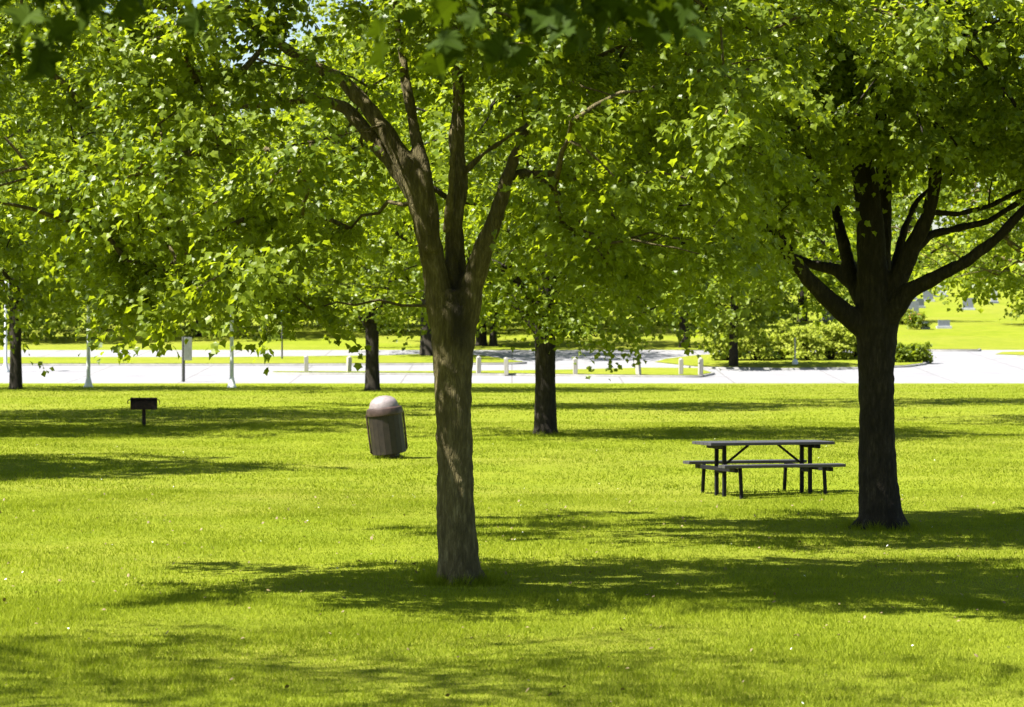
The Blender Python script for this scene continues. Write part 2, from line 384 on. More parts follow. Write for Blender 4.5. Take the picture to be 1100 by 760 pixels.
def leaves_mesh(name, rng, clumps, crad, nleaf, size, lod, axis=None):
    """leafy sprays: each clump is a bunch of drooping twigs, the leaves stand along them"""
    n = len(clumps); nt = 9
    az = rng.uniform(0, 2*np.pi, (n, nt)); el = rng.normal(0.05, 0.42, (n, nt))
    d = np.stack([np.cos(az)*np.cos(el), np.sin(az)*np.cos(el), np.sin(el)], -1)
    if axis is not None:                                     # lean outward from the trunk
        o = clumps-axis; o[:, 2] *= 0.3; o = norm(o)
        d = norm(d+0.45*o[:, None, :])
    L = crad[:, None]*rng.uniform(0.7, 1.25, (n, nt))
    per = max(1, nleaf//nt)
    t = rng.uniform(0.12, 1.0, (n, nt, per))
    P = clumps[:, None, None, :] + d[:, :, None, :]*(L[:, :, None]*t)[..., None]
    P[..., 2] -= 0.30*(t**2)*L[:, :, None]
    P = P+rng.normal(0, 0.055, P.shape)*np.minimum(1.4, crad.mean()*1.6)
    side = np.where(rng.random(t.shape) < 0.5, -1, 1)
    perp = norm(np.cross(d, np.array([0, 0, 1.0])))
    dirv = norm(d[:, :, None, :]*0.55+perp[:, :, None, :]*side[..., None]*0.75+np.array([0, 0, -0.55])+rng.normal(0, 0.30, P.shape))
    nm = np.array([-0.12, -0.12, 1.0])+rng.normal(0, 0.55, P.shape)+d[:, :, None, :]*0.25
    P, dirv, nm = P.reshape(-1, 3), dirv.reshape(-1, 3), nm.reshape(-1, 3)
    xv = norm(np.cross(dirv, nm)); nm = norm(np.cross(xv, dirv))
    N = len(P); s = size*rng.uniform(0.6, 1.2, N)
    LV, LF = ((LEAF_V, LEAF_F), (KITE_V, KITE_F), (NEAR_V, NEAR_F))[lod]
    V = P[:, None, :] + s[:, None, None]*(xv[:, None, :]*LV[None, :, :1]+dirv[:, None, :]*LV[None, :, 1:2]+nm[:, None, :]*LV[None, :, 2:]*rng.uniform(0.3, 2.0, (N, 1, 1)))
    Fc = (LF[None]+(np.arange(N)*len(LV))[:, None, None]).reshape(-1, 3)
    tcl = np.repeat(rng.normal(0.45, 0.16, n), nt*per)
    tint = np.clip(tcl+rng.normal(0, 0.22, N), 0, 1)
    return V.reshape(-1, 3), Fc, np.repeat(tint, len(LV))

def crown_object(name, leaves, mb, leafm, barkm, parent):
    """one crown: the leaves and the twigs and boughs that carry them"""
    V, Fc, T = leaves
    bm = mb.bm; bm.verts.index_update()
    bv = np.array([v.co[:] for v in bm.verts]).reshape(-1, 3)
    bf = [[v.index+len(V) for v in f.verts] for f in bm.faces]; bm.free()
    sz = np.concatenate([np.full(len(Fc), 3), [len(f) for f in bf]]).astype(int)
    flat = np.concatenate([Fc.ravel(), np.array([i for f in bf for i in f], int)])
    me = np_mesh(name, np.concatenate([V, bv]), flat, sz, np.concatenate([T, np.zeros(len(bv))]))
    me.materials.append(leafm); me.materials.append(barkm)
    k = np.concatenate([np.zeros(len(Fc), np.int32), np.ones(len(bf), np.int32)]); me.polygons.foreach_set('material_index', k)
    me.polygons.foreach_set('use_smooth', k.astype(bool))
    return link(name, me, None, parent)

def branches_mesh(name, rng, limbs, clumps, rmin=0.005, k=0.0075):
    """joins every clump to the nearest limb or branch by a curved, tapering branch"""
    nodes, root = [], []
    for pts, rad in limbs:
        for (p, q, r0, r1) in zip(pts[:-1], pts[1:], rad[:-1], rad[1:]):
            m = max(1, int(np.linalg.norm(q-p)/0.25))
            for i in range(m): nodes.append(p+(q-p)*i/m); root.append(-1)
        nodes.append(pts[-1]); root.append(-1)
    nodes = [np.array(n, float) for n in nodes]
    arr = np.array(nodes)
    d0 = np.min(np.linalg.norm(clumps[:, None]-arr[None], axis=2), axis=1)
    order = np.argsort(d0)
    paths, start_of, owner = [], [], list(root)
    for ci in order:
        c = clumps[ci]
        df = c-arr; dist = np.linalg.norm(df, axis=1)
        ax = np.hypot(arr[:, 0], arr[:, 1])-np.hypot(c[0], c[1])
        cost = dist+0.6*np.clip(ax, 0, None)+0.8*np.clip(arr[:, 2]-c[2]-0.2, 0, None)
        j = int(np.argmin(cost)); p = arr[j]; v = c-p; L = np.linalg.norm(v)+1e-6
        mid = p+v*0.5+np.array([0, 0, 0.13*L])+rng.normal(0, 0.07*L, 3)
        ts = np.linspace(0, 1, max(3, int(L/0.22)+2))[:, None]
        pth = (1-ts)**2*p+2*ts*(1-ts)*mid+ts**2*c
        pth[1:-1] += rng.normal(0, 0.018, pth[1:-1].shape)
        paths.append(pth); start_of.append(owner[j])
        idx = len(paths)-1
        arr = np.vstack([arr, pth[1:]]); owner += [idx]*(len(pth)-1)
    cnt = np.ones(len(paths))
    for i in range(len(paths)-1, -1, -1):
        if start_of[i] >= 0: cnt[start_of[i]] += cnt[i]
    mb = MB()
    for pth, c in zip(paths, cnt):
        r0 = k*c**0.5+rmin; r1 = rmin+0.35*k*max(0, c-1)**0.4
        rr = np.linspace(r0, r1, len(pth))
        mb.tube(pth, rr, 5)
    return mb

def crown_fill(rng, center, radii, n, mind, ok=None, shell=0.55, tries=60000):
    pts = np.zeros((0, 3)); c = np.array(center, float); r = np.array(radii, float)
    for _ in range(tries):
        v = norm(rng.normal(size=3)); rad = rng.random()**(shell/1.0)
        if v[2] < 0: v = v/np.sum(np.abs(v)**3.2)**(1/3.2)
        bump = 1+0.13*math.sin(3.1*v[0]+5*v[2]+c[0])+0.10*math.sin(6*v[1]-4*v[0]+c[1])
        p = c+v*r*rad*bump
        if ok is not None and not ok(p): continue
        if len(pts) and np.min(np.linalg.norm(pts-p, axis=1)) < mind: continue
        pts = np.vstack([pts, p])
        if len(pts) >= n: break
    return pts

def build_tree(name, label, group, loc, limbs, clumps, crad, nleaf, size, lod, leafm, barkm, seed, voxel=None, wob=0.05, k=0.0075, cat='tree', roots=0):
    """limbs: list of (points, radii) relative to the base; the first one is the trunk"""
    rng = np.random.default_rng(seed)
    root = empty(name, loc, 0, label, cat, group)
    limbs = [(np.array(p, float), np.array(r, float)) for p, r in limbs]
    mb = MB()
    for i, (p, r) in enumerate(limbs): mb.tube(p, r, 18 if i == 0 else 12, True, wob if i == 0 else wob*0.6)
    for q in range(roots):
        a = 2*math.pi*(q+rng.uniform(-.25, .25))/roots; r0 = limbs[0][1][0]
        dx, dy = math.cos(a), math.sin(a); L = r0*rng.uniform(1.1, 1.5)
        mb.tube([(dx*r0*0.30, dy*r0*0.30, 0.36), (dx*r0*0.68, dy*r0*0.68, 0.10), (dx*L*.95, dy*L*.95, -0.03), (dx*L*1.12, dy*L*1.12, -0.1)], [r0*0.3, r0*0.3, r0*0.2, r0*0.1], 8)
    tr = mb.build('trunk', barkm, root, True)
    if voxel:
        md = tr.modifiers.new('fuse', 'REMESH'); md.mode = 'VOXEL'; md.voxel_size = voxel; md.use_smooth_shade = True
        sm = tr.modifiers.new('soften', 'SMOOTH'); sm.factor = 0.6; sm.iterations = 14
        tx = bpy.data.textures.new('bark_lumps', 'CLOUDS'); tx.noise_scale = 0.16; tx.noise_depth = 3
        dm = tr.modifiers.new('lumps', 'DISPLACE'); dm.texture = tx; dm.strength = 0.035; dm.mid_level = 0.5
    sk = limbs[1:] if len(limbs) > 1 else limbs
    mbr = branches_mesh('branches', rng, sk, clumps, k=k)
    cr = np.full(len(clumps), crad)*rng.uniform(0.75, 1.25, len(clumps))
    top = np.array([0, 0, clumps[:, 2].mean()])
    crown_object('crown', leaves_mesh('crown', rng, clumps, cr, nleaf, size, lod, top), mbr, leafm, barkm, root)
    return root

def px_limb(base, Y, pts, rel_scale=1.0):
    """limb given as (px, row, width in px, depth offset) -> points and radii relative to base"""
    P, Rr = [], []
    for (px, row, w, dy) in pts:
        y = Y+dy; P.append(((px-550)*y/F-base[0], dy, H-(row-360)*y/F-base[2])); Rr.append(w*0.5*y/F)
    return (P, Rr)
def proj(base, p):
    y = base[1]+p[1]; return 550+F*(base[0]+p[0])/y, 360-F*(base[2]+p[2]-H)/y

GR = 'maple trees standing on the park lawn'
# ---- the big maple in front
B = at(494, 630); YB = B[1]
limbs = [px_limb(B, YB, [(494, 636, 50, 0), (494, 622, 46, 0), (493, 600, 44, 0), (490, 550, 41, 0), (489, 500, 39, 0), (487, 440, 39, 0), (486, 400, 42, 0), (486, 365, 47, 0), (487, 335, 48, 0), (488, 312, 34, 0)]),
         px_limb(B, YB, [(482, 375, 30, 0), (476, 335, 36, 0), (469, 300, 29, -.02), (460, 255, 26, -.05), (449, 210, 25, -.1), (437, 178, 23, -.12), (416, 145, 19, -.1), (392, 112, 17, 0), (366, 84, 15, .1), (335, 70, 14, .2), (292, 42, 11, .3), (240, 5, 9, .4), (190, -40, 6, .5)]),
         px_limb(B, YB, [(450, 215, 22, -.05), (421, 172, 20, .05), (395, 143, 17, .15), (372, 116, 15, .3), (340, 105, 12, .4), (290, 112, 9, .5), (230, 118, 6, .6)]),
         px_limb(B, YB, [(487, 375, 30, 0), (488, 340, 32, .06), (489, 290, 24, .1), (488, 240, 20, .12), (494, 195, 19, .14), (490, 150, 17, .16), (493, 105, 14, .2), (489, 50, 11, .25), (492, -10, 12, .3), (500, -110, 10, .3), (495, -240, 6, .2)]),
         px_limb(B, YB, [(464, 270, 22, -.1), (463, 225, 16, -.15), (456, 185, 16, -.2), (446, 145, 14, -.1), (438, 100, 12, 0), (430, 45, 10, .1), (420, -20, 8, .2), (405, -120, 6, .3)]),
         px_limb(B, YB, [(491, 375, 30, 0), (498, 340, 34, -.02), (509, 300, 27, -.05), (520, 265, 22, -.1), (535, 227, 17, -.15), (545, 190, 15, -.2), (556, 162, 13, -.22), (565, 140, 12, -.25)]),
         px_limb(B, YB, [(558, 158, 10, -.22), (572, 122, 8, -.15), (596, 96, 7, .0), (650, 70, 6, .1), (720, 38, 5, .2), (790, 5, 4, .3)]),
         px_limb(B, YB, [(480, 250, 12, -.25), (484, 205, 9, -.4), (488, 150, 8, -.5), (490, 90, 7, -.5), (496, 20, 6, -.4)]),
         px_limb(B, YB, [(493, 190, 9, .1), (520, 165, 7, .0), (560, 138, 6, -.1), (610, 118, 5, -.1), (680, 112, 4, 0)]),
         px_limb(B, YB, [(410, 135, 6, -.2), (380, 142, 5, -.5), (340, 152, 4.5, -.7), (285, 160, 3.5, -.9), (215, 163, 2.5, -1.0)])]
_bx = [-80, 0, 100, 130, 200, 260, 330, 400, 440, 470, 540, 570, 620, 700, 780, 860]
_bb = [250, 250, 250, 330, 330, 325, 300, 270, 120, 60, 60, 160, 285, 290, 270, 230]
rngA = np.random.default_rng(11)
def okA(p):
    px, row = proj(B, p)
    if row > np.interp(px, _bx, _bb): return False
    if px > 835 and row > 30: return False
    if p[0] < -4.9: return False
    if p[1] < 0.5 and 345 < px < 590 and row > 55 and rngA.random() > (0.07 if row < 130 else 0.0): return False
    if p[1] < 0.9 and 225 < px < 430 and 15 < row < 150 and rngA.random() < 0.9: return False
    return True
clA = crown_fill(rngA, (-0.35, -0.9, 4.2), (5.3, 2.9, 3.9), 390, 0.40, okA)
extra = [((150+a, 325+b), dy) for a, b, dy in ((0, 0, -1.2), (30, -35, -1.0), (-15, -45, -1.1), (60, -25, -.8), (105, -30, -.6), (150, -20, -.5), (185, 8, -.4))]
clA = np.vstack([clA]+[[((px-550)*(YB+dy)/F-B[0], dy, H-(row-360)*(YB+dy)/F-B[2])] for (px, row), dy in extra])
build_tree('maple_tree', 'large multi-stemmed maple with the pale brown trunk in front, nearest the viewer', GR, B, limbs, clA, 0.54, 252, 0.069, 0, M['leaf'], M['bark_front'], 21, voxel=0.016, roots=6)

# ---- the dark maple at the right, beside the picnic table
B2 = at(947, 565); Y2 = B2[1]
limbs = [px_limb(B2, Y2, [(949, 571, 54, 0), (947, 558, 48, 0), (945, 540, 45, 0), (943, 505, 41, 0), (942, 450, 38, 0), (941, 400, 39, 0), (941, 365, 44, 0), (941, 345, 48, 0), (940, 326, 34, 0)]),
         px_limb(B2, Y2, [(932, 352, 32, 0), (912, 340, 25, -.1), (890, 322, 20, -.2), (868, 300, 17, -.3), (848, 275, 15, -.4), (832, 245, 12, -.5), (815, 215, 10, -.6), (790, 180, 8, -.7)]),
         px_limb(B2, Y2, [(935, 335, 26, 0), (918, 305, 19, .2), (898, 290, 15, .4), (870, 284, 11, .6), (838, 268, 9, .8), (800, 240, 7, 1.0)]),
         px_limb(B2, Y2, [(928, 325, 22, .1), (912, 285, 15, .3), (903, 250, 13, .4), (897, 220, 11, .5), (880, 190, 8, .7)]),
         px_limb(B2, Y2, [(938, 340, 38, -.05), (937, 290, 34, -.05), (935, 240, 31, -.05), (930, 195, 27, 0), (920, 155, 23, .05), (905, 120, 19, .1), (888, 85, 15, .2), (870, 40, 13, .3), (858, -20, 10, .4), (850, -130, 7, .4)]),
         px_limb(B2, Y2, [(945, 335, 26, .1), (948, 270, 20, .25), (950, 200, 17, .4), (946, 130, 14, .5), (950, 50, 11, .6), (955, -60, 8, .6), (950, -180, 5, .5)]),
         px_limb(B2, Y2, [(952, 335, 28, 0), (966, 298, 22, -.1), (980, 265, 19, -.2), (996, 235, 17, -.25), (1004, 200, 15, -.3), (1006, 150, 13, -.3), (1010, 95, 11, -.2), (1022, 30, 9, -.1), (1030, -60, 7, 0)]),
         px_limb(B2, Y2, [(955, 340, 26, -.1), (978, 312, 19, -.3), (1005, 298, 16, -.5), (1040, 280, 14, -.7), (1072, 255, 12, -.8), (1100, 226, 11, -.9), (1135, 190, 8, -1.0)]),
         px_limb(B2, Y2, [(983, 268, 14, -.1), (1000, 252, 10, .1), (1030, 245, 9, .3), (1062, 238, 8, .4), (1100, 214, 7, .5), (1140, 190, 5, .6)]),
         px_limb(B2, Y2, [(1000, 228, 9, -.1), (1030, 230, 7, .1), (1062, 222, 7, .2), (1100, 203, 6, .2), (1150, 170, 4, .3)]),
         px_limb(B2, Y2, [(958, 300, 12, .3), (972, 245, 9, .6), (985, 215, 7, .8), (1030, 180, 6, 1.0), (1080, 130, 5, 1.2)])]
_cx = [560, 640, 720, 800, 850, 885, 915, 950, 1000, 1050, 1100, 1200, 1300]
_cb = [230, 300, 315, 300, 270, 225, 170, 170, 190, 180, 180, 240, 240]
rngB = np.random.default_rng(12)
def okB(p):
    px, row = proj(B2, p)
    if row > np.interp(px, _cx, _cb): return False
    if p[1] < 0.9 and 845 < px < 1045 and row > 100 and rngB.random() > (0.6 if row < 160 else 0.35 if row < 240 and not 905 < px < 975 else 0.12 if row < 190 else 0.0): return False
    if p[1] < -2.7 and row > 40 and px > 840: return False
    return True
clB = crown_fill(rngB, (-0.45, -1.0, 4.9), (6.4, 3.5, 4.5), 560, 0.41, okB)
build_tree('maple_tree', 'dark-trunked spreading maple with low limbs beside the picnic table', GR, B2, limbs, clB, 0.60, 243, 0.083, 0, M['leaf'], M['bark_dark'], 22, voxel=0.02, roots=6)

# ---- other maples: trunk, leader and limbs grown from a few numbers
def grown_limbs(rng, h, r, fork, spread, n=6, lean=0.0):
    P = [(0, 0, -0.1), (0, 0, 0.15), (lean*.3, 0, fork*0.5), (lean*.6, 0, fork), (lean, 0.1, fork+(h-fork)*0.35), (lean, -.1, fork+(h-fork)*0.7)]
    out = [(P[:4], [r*1.45, r*1.12, r*0.95, r*1.0]), (P[3:], [r*0.85, r*0.5, r*0.2])]
    for i in range(n):
        a = 2*math.pi*(i+rng.uniform(-.3, .3))/n; z0 = fork+(h-fork)*rng.uniform(-0.03, 0.22)
        L = spread*rng.uniform(0.42, 0.62); up = rng.uniform(0.45, 1.0)
        dx, dy = math.cos(a), math.sin(a)
        out.append(([(lean*.6, 0, z0-0.1), (lean*.6+dx*L*.3, dy*L*.3, z0+L*.3*up+.1), (lean*.6+dx*L*.65, dy*L*.65, z0+L*.62*up+.1), (lean*.6+dx*L, dy*L, z0+L*.85*up)],
                    [r*0.5, r*0.36, r*0.24, r*0.12]))
    return out
def maple(label, loc, r, fork, cc, rad, n, mind, crad, nleaf, size, lod, mat, bark, seed, ok=None, group=GR, extra=None, name='maple_tree', shell=0.5, k=0.0085):
    rng = np.random.default_rng(seed)
    cl = crown_fill(rng, cc, rad, n, mind, ok, shell, 20000)
    if extra is not None: cl = np.vstack([cl, extra])
    return build_tree(name, label, group, loc, grown_limbs(rng, cc[2]+rad[2]*0.8, r, fork, rad[0]), cl, crad, nleaf, size, lod, M[mat], M[bark], seed+100, k=k)
# middle maple, trunk between the front trunk and the table
B3 = at(586, 468)
def ok3(p):
    px, row = proj(B3, p)
    return row < np.interp(px, [380, 450, 520, 560, 600, 640, 700, 740, 800, 900], [250, 270, 300, 320, 340, 350, 325, 300, 300, 250])
ex3 = [((px-550)*(B3[1]+dy)/F-B3[0], dy, H-(row-360)*(B3[1]+dy)/F-B3[2]) for px, row, dy in ((600, 355, -2.5), (640, 362, -2.8), (665, 352, -3), (622, 350, -2.2), (695, 335, -2.4), (730, 325, -2), (560, 335, -2), (530, 325, -2.4), (585, 332, -2.6), (570, 312, -2.6), (612, 312, -2.7), (540, 308, -2.6), (592, 288, -2.8), (558, 282, -2.8), (620, 335, -2.6), (525, 290, -2.6), (640, 290, -2.8))]
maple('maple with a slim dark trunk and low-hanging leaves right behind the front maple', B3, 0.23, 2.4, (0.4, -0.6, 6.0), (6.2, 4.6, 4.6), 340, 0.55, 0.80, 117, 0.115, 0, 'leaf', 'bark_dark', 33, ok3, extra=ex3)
def skirt(base, lim):
    return lambda p: proj(base, p)[1] < lim
# hidden behind the front trunk
B4 = at(489, 437.4)
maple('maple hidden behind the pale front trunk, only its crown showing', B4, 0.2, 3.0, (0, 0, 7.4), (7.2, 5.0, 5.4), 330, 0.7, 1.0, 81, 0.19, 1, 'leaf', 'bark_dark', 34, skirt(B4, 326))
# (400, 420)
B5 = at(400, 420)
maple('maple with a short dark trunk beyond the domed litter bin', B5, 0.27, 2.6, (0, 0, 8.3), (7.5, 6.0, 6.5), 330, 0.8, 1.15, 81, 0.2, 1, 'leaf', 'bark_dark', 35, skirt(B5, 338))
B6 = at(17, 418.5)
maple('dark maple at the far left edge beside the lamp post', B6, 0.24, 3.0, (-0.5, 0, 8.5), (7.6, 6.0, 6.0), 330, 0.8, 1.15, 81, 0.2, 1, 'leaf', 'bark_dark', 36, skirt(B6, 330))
# beside the frame, casting the shade on the left
maple('pale sunlit maple crown entering from the left above the lawn', (-14.0, 49.5, float(gz(-14.0, 49.5))), 0.22, 2.8, (0.6, -1.2, 6.2), (5.8, 5.2, 3.8), 420, 0.48, 0.75, 135, 0.125, 0, 'leaf', 'bark_dark', 37)
maple('tall maple crown behind the pale one at the left, shading the grill', (-15.0, 80, float(gz(-15.0, 80))), 0.26, 3.2, (0.5, 0, 8.4), (7.0, 6.6, 5.6), 360, 0.65, 1.2, 126, 0.18, 1, 'leaf', 'bark_dark', 38)
maple('maple with its trunk beyond the left edge, its shade lying in front of the grill', (-15.5, 68.5, float(gz(-15.5, 68.5))), 0.24, 3.0, (0.5, 0, 7.4), (7.4, 5.8, 4.9), 400, 0.6, 1.15, 126, 0.165, 1, 'leaf', 'bark_dark', 42)
# overhead, large soft leaves along the top edge
Bn = (-5.2, 13.0, float(gz(-5.2, 13.0)))
def okn(p):
    px, row = proj(Bn, p)
    return row < -70 or px < -60
exn = [((px-550)*y/F-Bn[0], y-Bn[1], H-(row-360)*y/F-Bn[2]) for px, row, y in ((20, -72, 9.6), (70, -85, 9.4), (-20, -75, 9.7), (135, -125, 9.8), (215, -120, 10.2), (515, -85, 10.6), (550, -62, 10.0), (590, -45, 10.2), (625, -60, 10.8), (570, -100, 10.4), (650, -110, 11), (990, -105, 13.5))]
maple('near maple overhead, large leaves coloured dark as if shaded, dangling along the top of the picture', Bn, 0.22, 2.9, (0.2, -0.9, 6.9), (4.4, 3.0, 2.8), 90, 0.65, 0.36, 72, 0.115, 2, 'leaf_near', 'bark_dark', 39, okn, extra=np.array(exn))
maple('tall airy maple standing left of the view, only its faint shade showing', (-9.3, 19, float(gz(-9.3, 19))), 0.10, 5.0, (0.4, -3.0, 11.6), (4.8, 3.4, 2.6), 105, 0.65, 1.05, 54, 0.12, 1, 'leaf', 'bark_dark', 44)
# right, off the frame
B8 = (14.6, 76.0, float(gz(14.6, 76)))
def ok8(p):
    px, row = proj(B8, p)
    return row < np.interp(px, [960, 1000, 1100, 1300], [270, 305, 318, 330])
maple('bright leafy maple hanging into view behind the dark maple at the right edge', B8, 0.24, 2.6, (-0.4, 0, 6.6), (6.4, 4.4, 5.0), 300, 0.6, 0.85, 81, 0.17, 1, 'leaf', 'bark', 40, ok8)
maple('maple just beyond the right edge, its shadow tip touching the lawn', (12.4, 50, float(gz(12.4, 50))), 0.22, 2.8, (0, 0, 6.2), (3.6, 3.0, 3.6), 150, 0.55, 0.75, 63, 0.16, 1, 'leaf', 'bark_dark', 41)

B7 = (float((943-550)*96/F), 96.0, float(gz((943-550)*96/F, 96)))
def ok7(p):
    px, row = proj(B7, p)
    return row < np.interp(px, [740, 850, 900, 955, 975, 1010, 1040, 1100], [322, 328, 328, 312, 262, 258, 290, 315])
maple('sunlit maple behind the dark maple, its trunk hidden, bright leaves between the limbs', B7, 0.15, 3.0, (-0.3, 0, 8.6), (6.6, 5.0, 6.4), 300, 0.75, 0.95, 72, 0.2, 1, 'leaf_far', 'bark_dark', 43, ok7)

# ---- trees by the roads and on the rise behind: three built, the rest copied
GF = 'trees along the roads and on the far rise'
def far_tree(label, px, row, r, fork, hgt, spread, seed, mat='leaf_far', n=170):
    b = at(px, row)
    return maple(label, b, r, fork, (0, 0, fork+hgt*0.5), (spread, spread*0.9, hgt*0.52), n, 0.95, 1.25, 63, 0.30, 1, mat, 'bark_dark', seed, group=GF, shell=0.42)
f1 = far_tree('thick old trunk half hidden behind the front maple, between the roads', 462, 384.0, 0.5, 3.4, 13, 7.0, 51)
f2 = far_tree('slender dark tree rising from the shrub bed', 788, 396.0, 0.22, 2.4, 6, 2.3, 52, n=75)
f3 = far_tree('dark tree beyond the far road, just right of the front trunk', 517, 371.5, 0.3, 2.6, 12, 7.0, 53)
def far_copy(src, label, px, row=None, y=None, s=1.0, rz=0.0):
    if y is None: loc = at(px, row)
    else:
        x = (px-550)*y/F; loc = (x, y, float(gz(x, y))-0.05)
    o = copy_tree(src); o.location = loc; o.scale = (s, s, s); o.rotation_euler = (0, 0, rz); o['label'] = label
    return o
far_copy(f2, 'thin-stemmed tree beyond the far road beside the thicker dark trunk', 530, 372.0, s=0.95, rz=2.1)
far_copy(f3, 'tree beyond the road above the two right-hand bollards', 735, 373.5, s=0.9, rz=1.0)
fl = maple('full-skirted tree beyond the far road at the left picture edge', at(15, 366), 0.3, 1.7, (0, 0, 7.0), (6.6, 5.6, 6.1), 250, 0.9, 1.25, 72, 0.28, 1, 'leaf_far', 'bark_dark', 54, group=GF, shell=0.42)
low = [('full-skirted tree beyond the far road above the left lamp post', 110, 190, 1.0), ('full-skirted tree beyond the far road behind the signboard post', 215, 182, 0.95),
       ('full-skirted tree beyond the far road behind the blue sign', 305, 196, 1.05), ('full-skirted tree beyond the far road left of the front trunk', 405, 187, 1.0),
       ('full-skirted tree beyond the far road seen past the front maple fork', 505, 200, 1.1), ('full-skirted tree beyond the far road behind the middle trunk', 600, 188, 1.0),
       ('full-skirted tree beyond the far road between middle trunk and shrub bed', 690, 197, 1.05), ('full-skirted tree beyond the far road above the shrub bed', 790, 203, 1.1),
       ('full-skirted tree behind the left limbs of the dark maple', 862, 212, 1.1), ('full-skirted tree on the slope at the right edge', 1150, 200, 1.0)]
for i, (lb, px, y, sc) in enumerate(low): far_copy(fl, lb, px, y=y, s=sc, rz=i*1.7+0.4)
names = [('tree high on the rise above the left lamp post', 70, 262, 1.5), ('tree on the skyline behind the post with the blue sign', 260, 285, 1.6),
         ('tree on the skyline straight behind the front maple', 450, 300, 1.8), ('tree on the skyline behind the middle maple', 640, 300, 1.8),
         ('tree at the top of the slope behind the shrub bed', 820, 315, 1.8), ('wide tree on the skyline right of the gravestones', 1110, 322, 1.8),
         ('tree on the skyline straight behind the gravestones', 975, 352, 1.8)]
for i, (lb, px, y, sc) in enumerate(names): far_copy((f1, f3)[i % 2], lb, px, y=y, s=sc, rz=i*1.3)

# ------------------------------------------------------------------ shrubs
def shrub(label, px, row, w, h, seed, mat='leaf_shrub', group='shrubs in the roadside bed', n=26, size=0.17):
    b = at(px, row); rng = np.random.default_rng(seed)
    b = (b[0], b[1], b[2]+0.1)
    root = empty('shrub', b, 0, label, 'shrub', group)
    cl = crown_fill(rng, (0, 0, h*0.5), (w*0.5, w*0.42, h*0.46), n, 0.17*w/1.5, None, 0.45, 4000)
    sp = rng.normal(0, 1, (7, 3))*np.array([w*.27, w*.22, 0]); sp[:, 2] = h*rng.uniform(0.85, 1.12, 7)
    cl = np.vstack([cl, sp])
    mb = MB()
    for c in cl:
        mb.tube([(c[0]*.12, c[1]*.12, -0.02), (c[0]*.5, c[1]*.5, c[2]*.55), tuple(c)], [0.025, 0.015, 0.006], 5)
    cr = np.full(len(cl), 0.24*w)*rng.uniform(0.8, 1.2, len(cl))
    crown_object('foliage', leaves_mesh('foliage', rng, cl, cr, 54, size, 1), mb, M[mat], M['bark_dark'], root)
    return root
for i, (lb, px, row, w, h) in enumerate([
        ('low yellow-green shrub at the left end of the bed', 781, 389.5, 1.7, 1.35),
        ('pale yellow shrub just right of the slender tree', 812, 389.5, 2.0, 1.85),
        ('tall pale shrub left of the white marker post', 838, 388.5, 2.0, 1.9),
        ('bushy shrub right of the white marker post', 868, 389.5, 1.9, 1.65),
        ('broad yellow-green shrub next to the dark trunk', 893, 389, 2.0, 1.75),
        ('shrub mostly hidden behind the dark trunk', 918, 388.5, 1.8, 1.6),
        ('rounded green shrub right beside the dark trunk', 966, 391.5, 1.2, 0.85),
        ('small dense green shrub at the right tip of the bed', 986, 391, 1.2, 0.8)]):
    shrub(lb, px, row, w, h, 70+i, 'leaf_shrub' if i < 6 else 'leaf')

# ------------------------------------------------------------------ picnic table
bt = ((820-550)*41.9/F, 41.9); zt = float(gz(*bt))
tb = empty('picnic_table', (bt[0], bt[1], zt), R(17), 'black metal-framed picnic table with two attached benches on the lawn', 'picnic table')
LT = 1.86
m = MB()
for i in range(5): m.box((0, -0.304+i*0.152, 0.735), (LT, 0.143, 0.042), None, 0.006)
m.build('tabletop', M['plank'], tb)
for s in (-1, 1):
    m = MB()
    for k in (-1, 1): m.box((0, s*0.70+k*0.067, 0.44), (LT-0.06, 0.125, 0.042), None, 0.006)
    m.build('seat', M['plank'], tb)
for sx in (-1, 1):
    x = sx*0.645
    for sy in (-1, 1):
        MB().beam((x, sy*0.15, -0.02), (x, sy*0.15, 0.71), 0.05, 0.05, 0.006).build('leg', M['steel_black'], tb)
        MB().beam((x-sx*0.02, sy*0.76, -0.02), (x-sx*0.02, sy*0.70, 0.417), 0.042, 0.048, 0.006).build('seat_leg', M['steel_black'], tb)
    MB().beam((x+sx*0.062, -0.78, 0.385), (x+sx*0.062, 0.78, 0.385), 0.05, 0.055, 0.005).build('cross_beam', M['steel_black'], tb)
    MB().beam((x+sx*0.062, -0.33, 0.685), (x+sx*0.062, 0.33, 0.685), 0.05, 0.05, 0.005).build('cross_beam', M['steel_black'], tb)
    MB().beam((x-sx*0.02, 0, 0.40), (x-sx*0.42, 0, 0.705), 0.03, 0.03, 0.004).build('brace', M['steel_black'], tb)
    MB().beam((x, -0.15, 0.34), (x, 0.15, 0.34), 0.04, 0.04, 0.004).build('spreader', M['steel_black'], tb)

# ------------------------------------------------------------------ litter bin
bl = at(419, 491)
lb = empty('litter_bin', (bl[0], bl[1], bl[2]-0.01), 0, 'brown litter bin with a faded pink dome lid, leaning to the left', 'litter bin')
lb.rotation_euler = (R(1.5), R(-7), R(12))
m = MB(); m.lathe([(0.27, 0.10), (0.285, 0.12), (0.293, 0.5), (0.293, 0.80), (0.28, 0.83)], 32)
m.build('body', M['can_brown'], lb, True)
m = MB()
for k in range(18):
    a = 2*math.pi*k/18; c, s = math.cos(a), math.sin(a)
    m.box((0.299*c, 0.299*s, 0.46), (0.010, 0.104, 0.70), Matrix.Rotation(a, 3, 'Z'), 0.001)
m.build('slat_panel', M['can_brown'], lb)
m = MB(); m.lathe([(0.30, 0.80), (0.33, 0.815), (0.335, 0.87), (0.315, 0.93), (0.262, 0.955)], 32)
m.build('rim', M['can_dark'], lb, True)
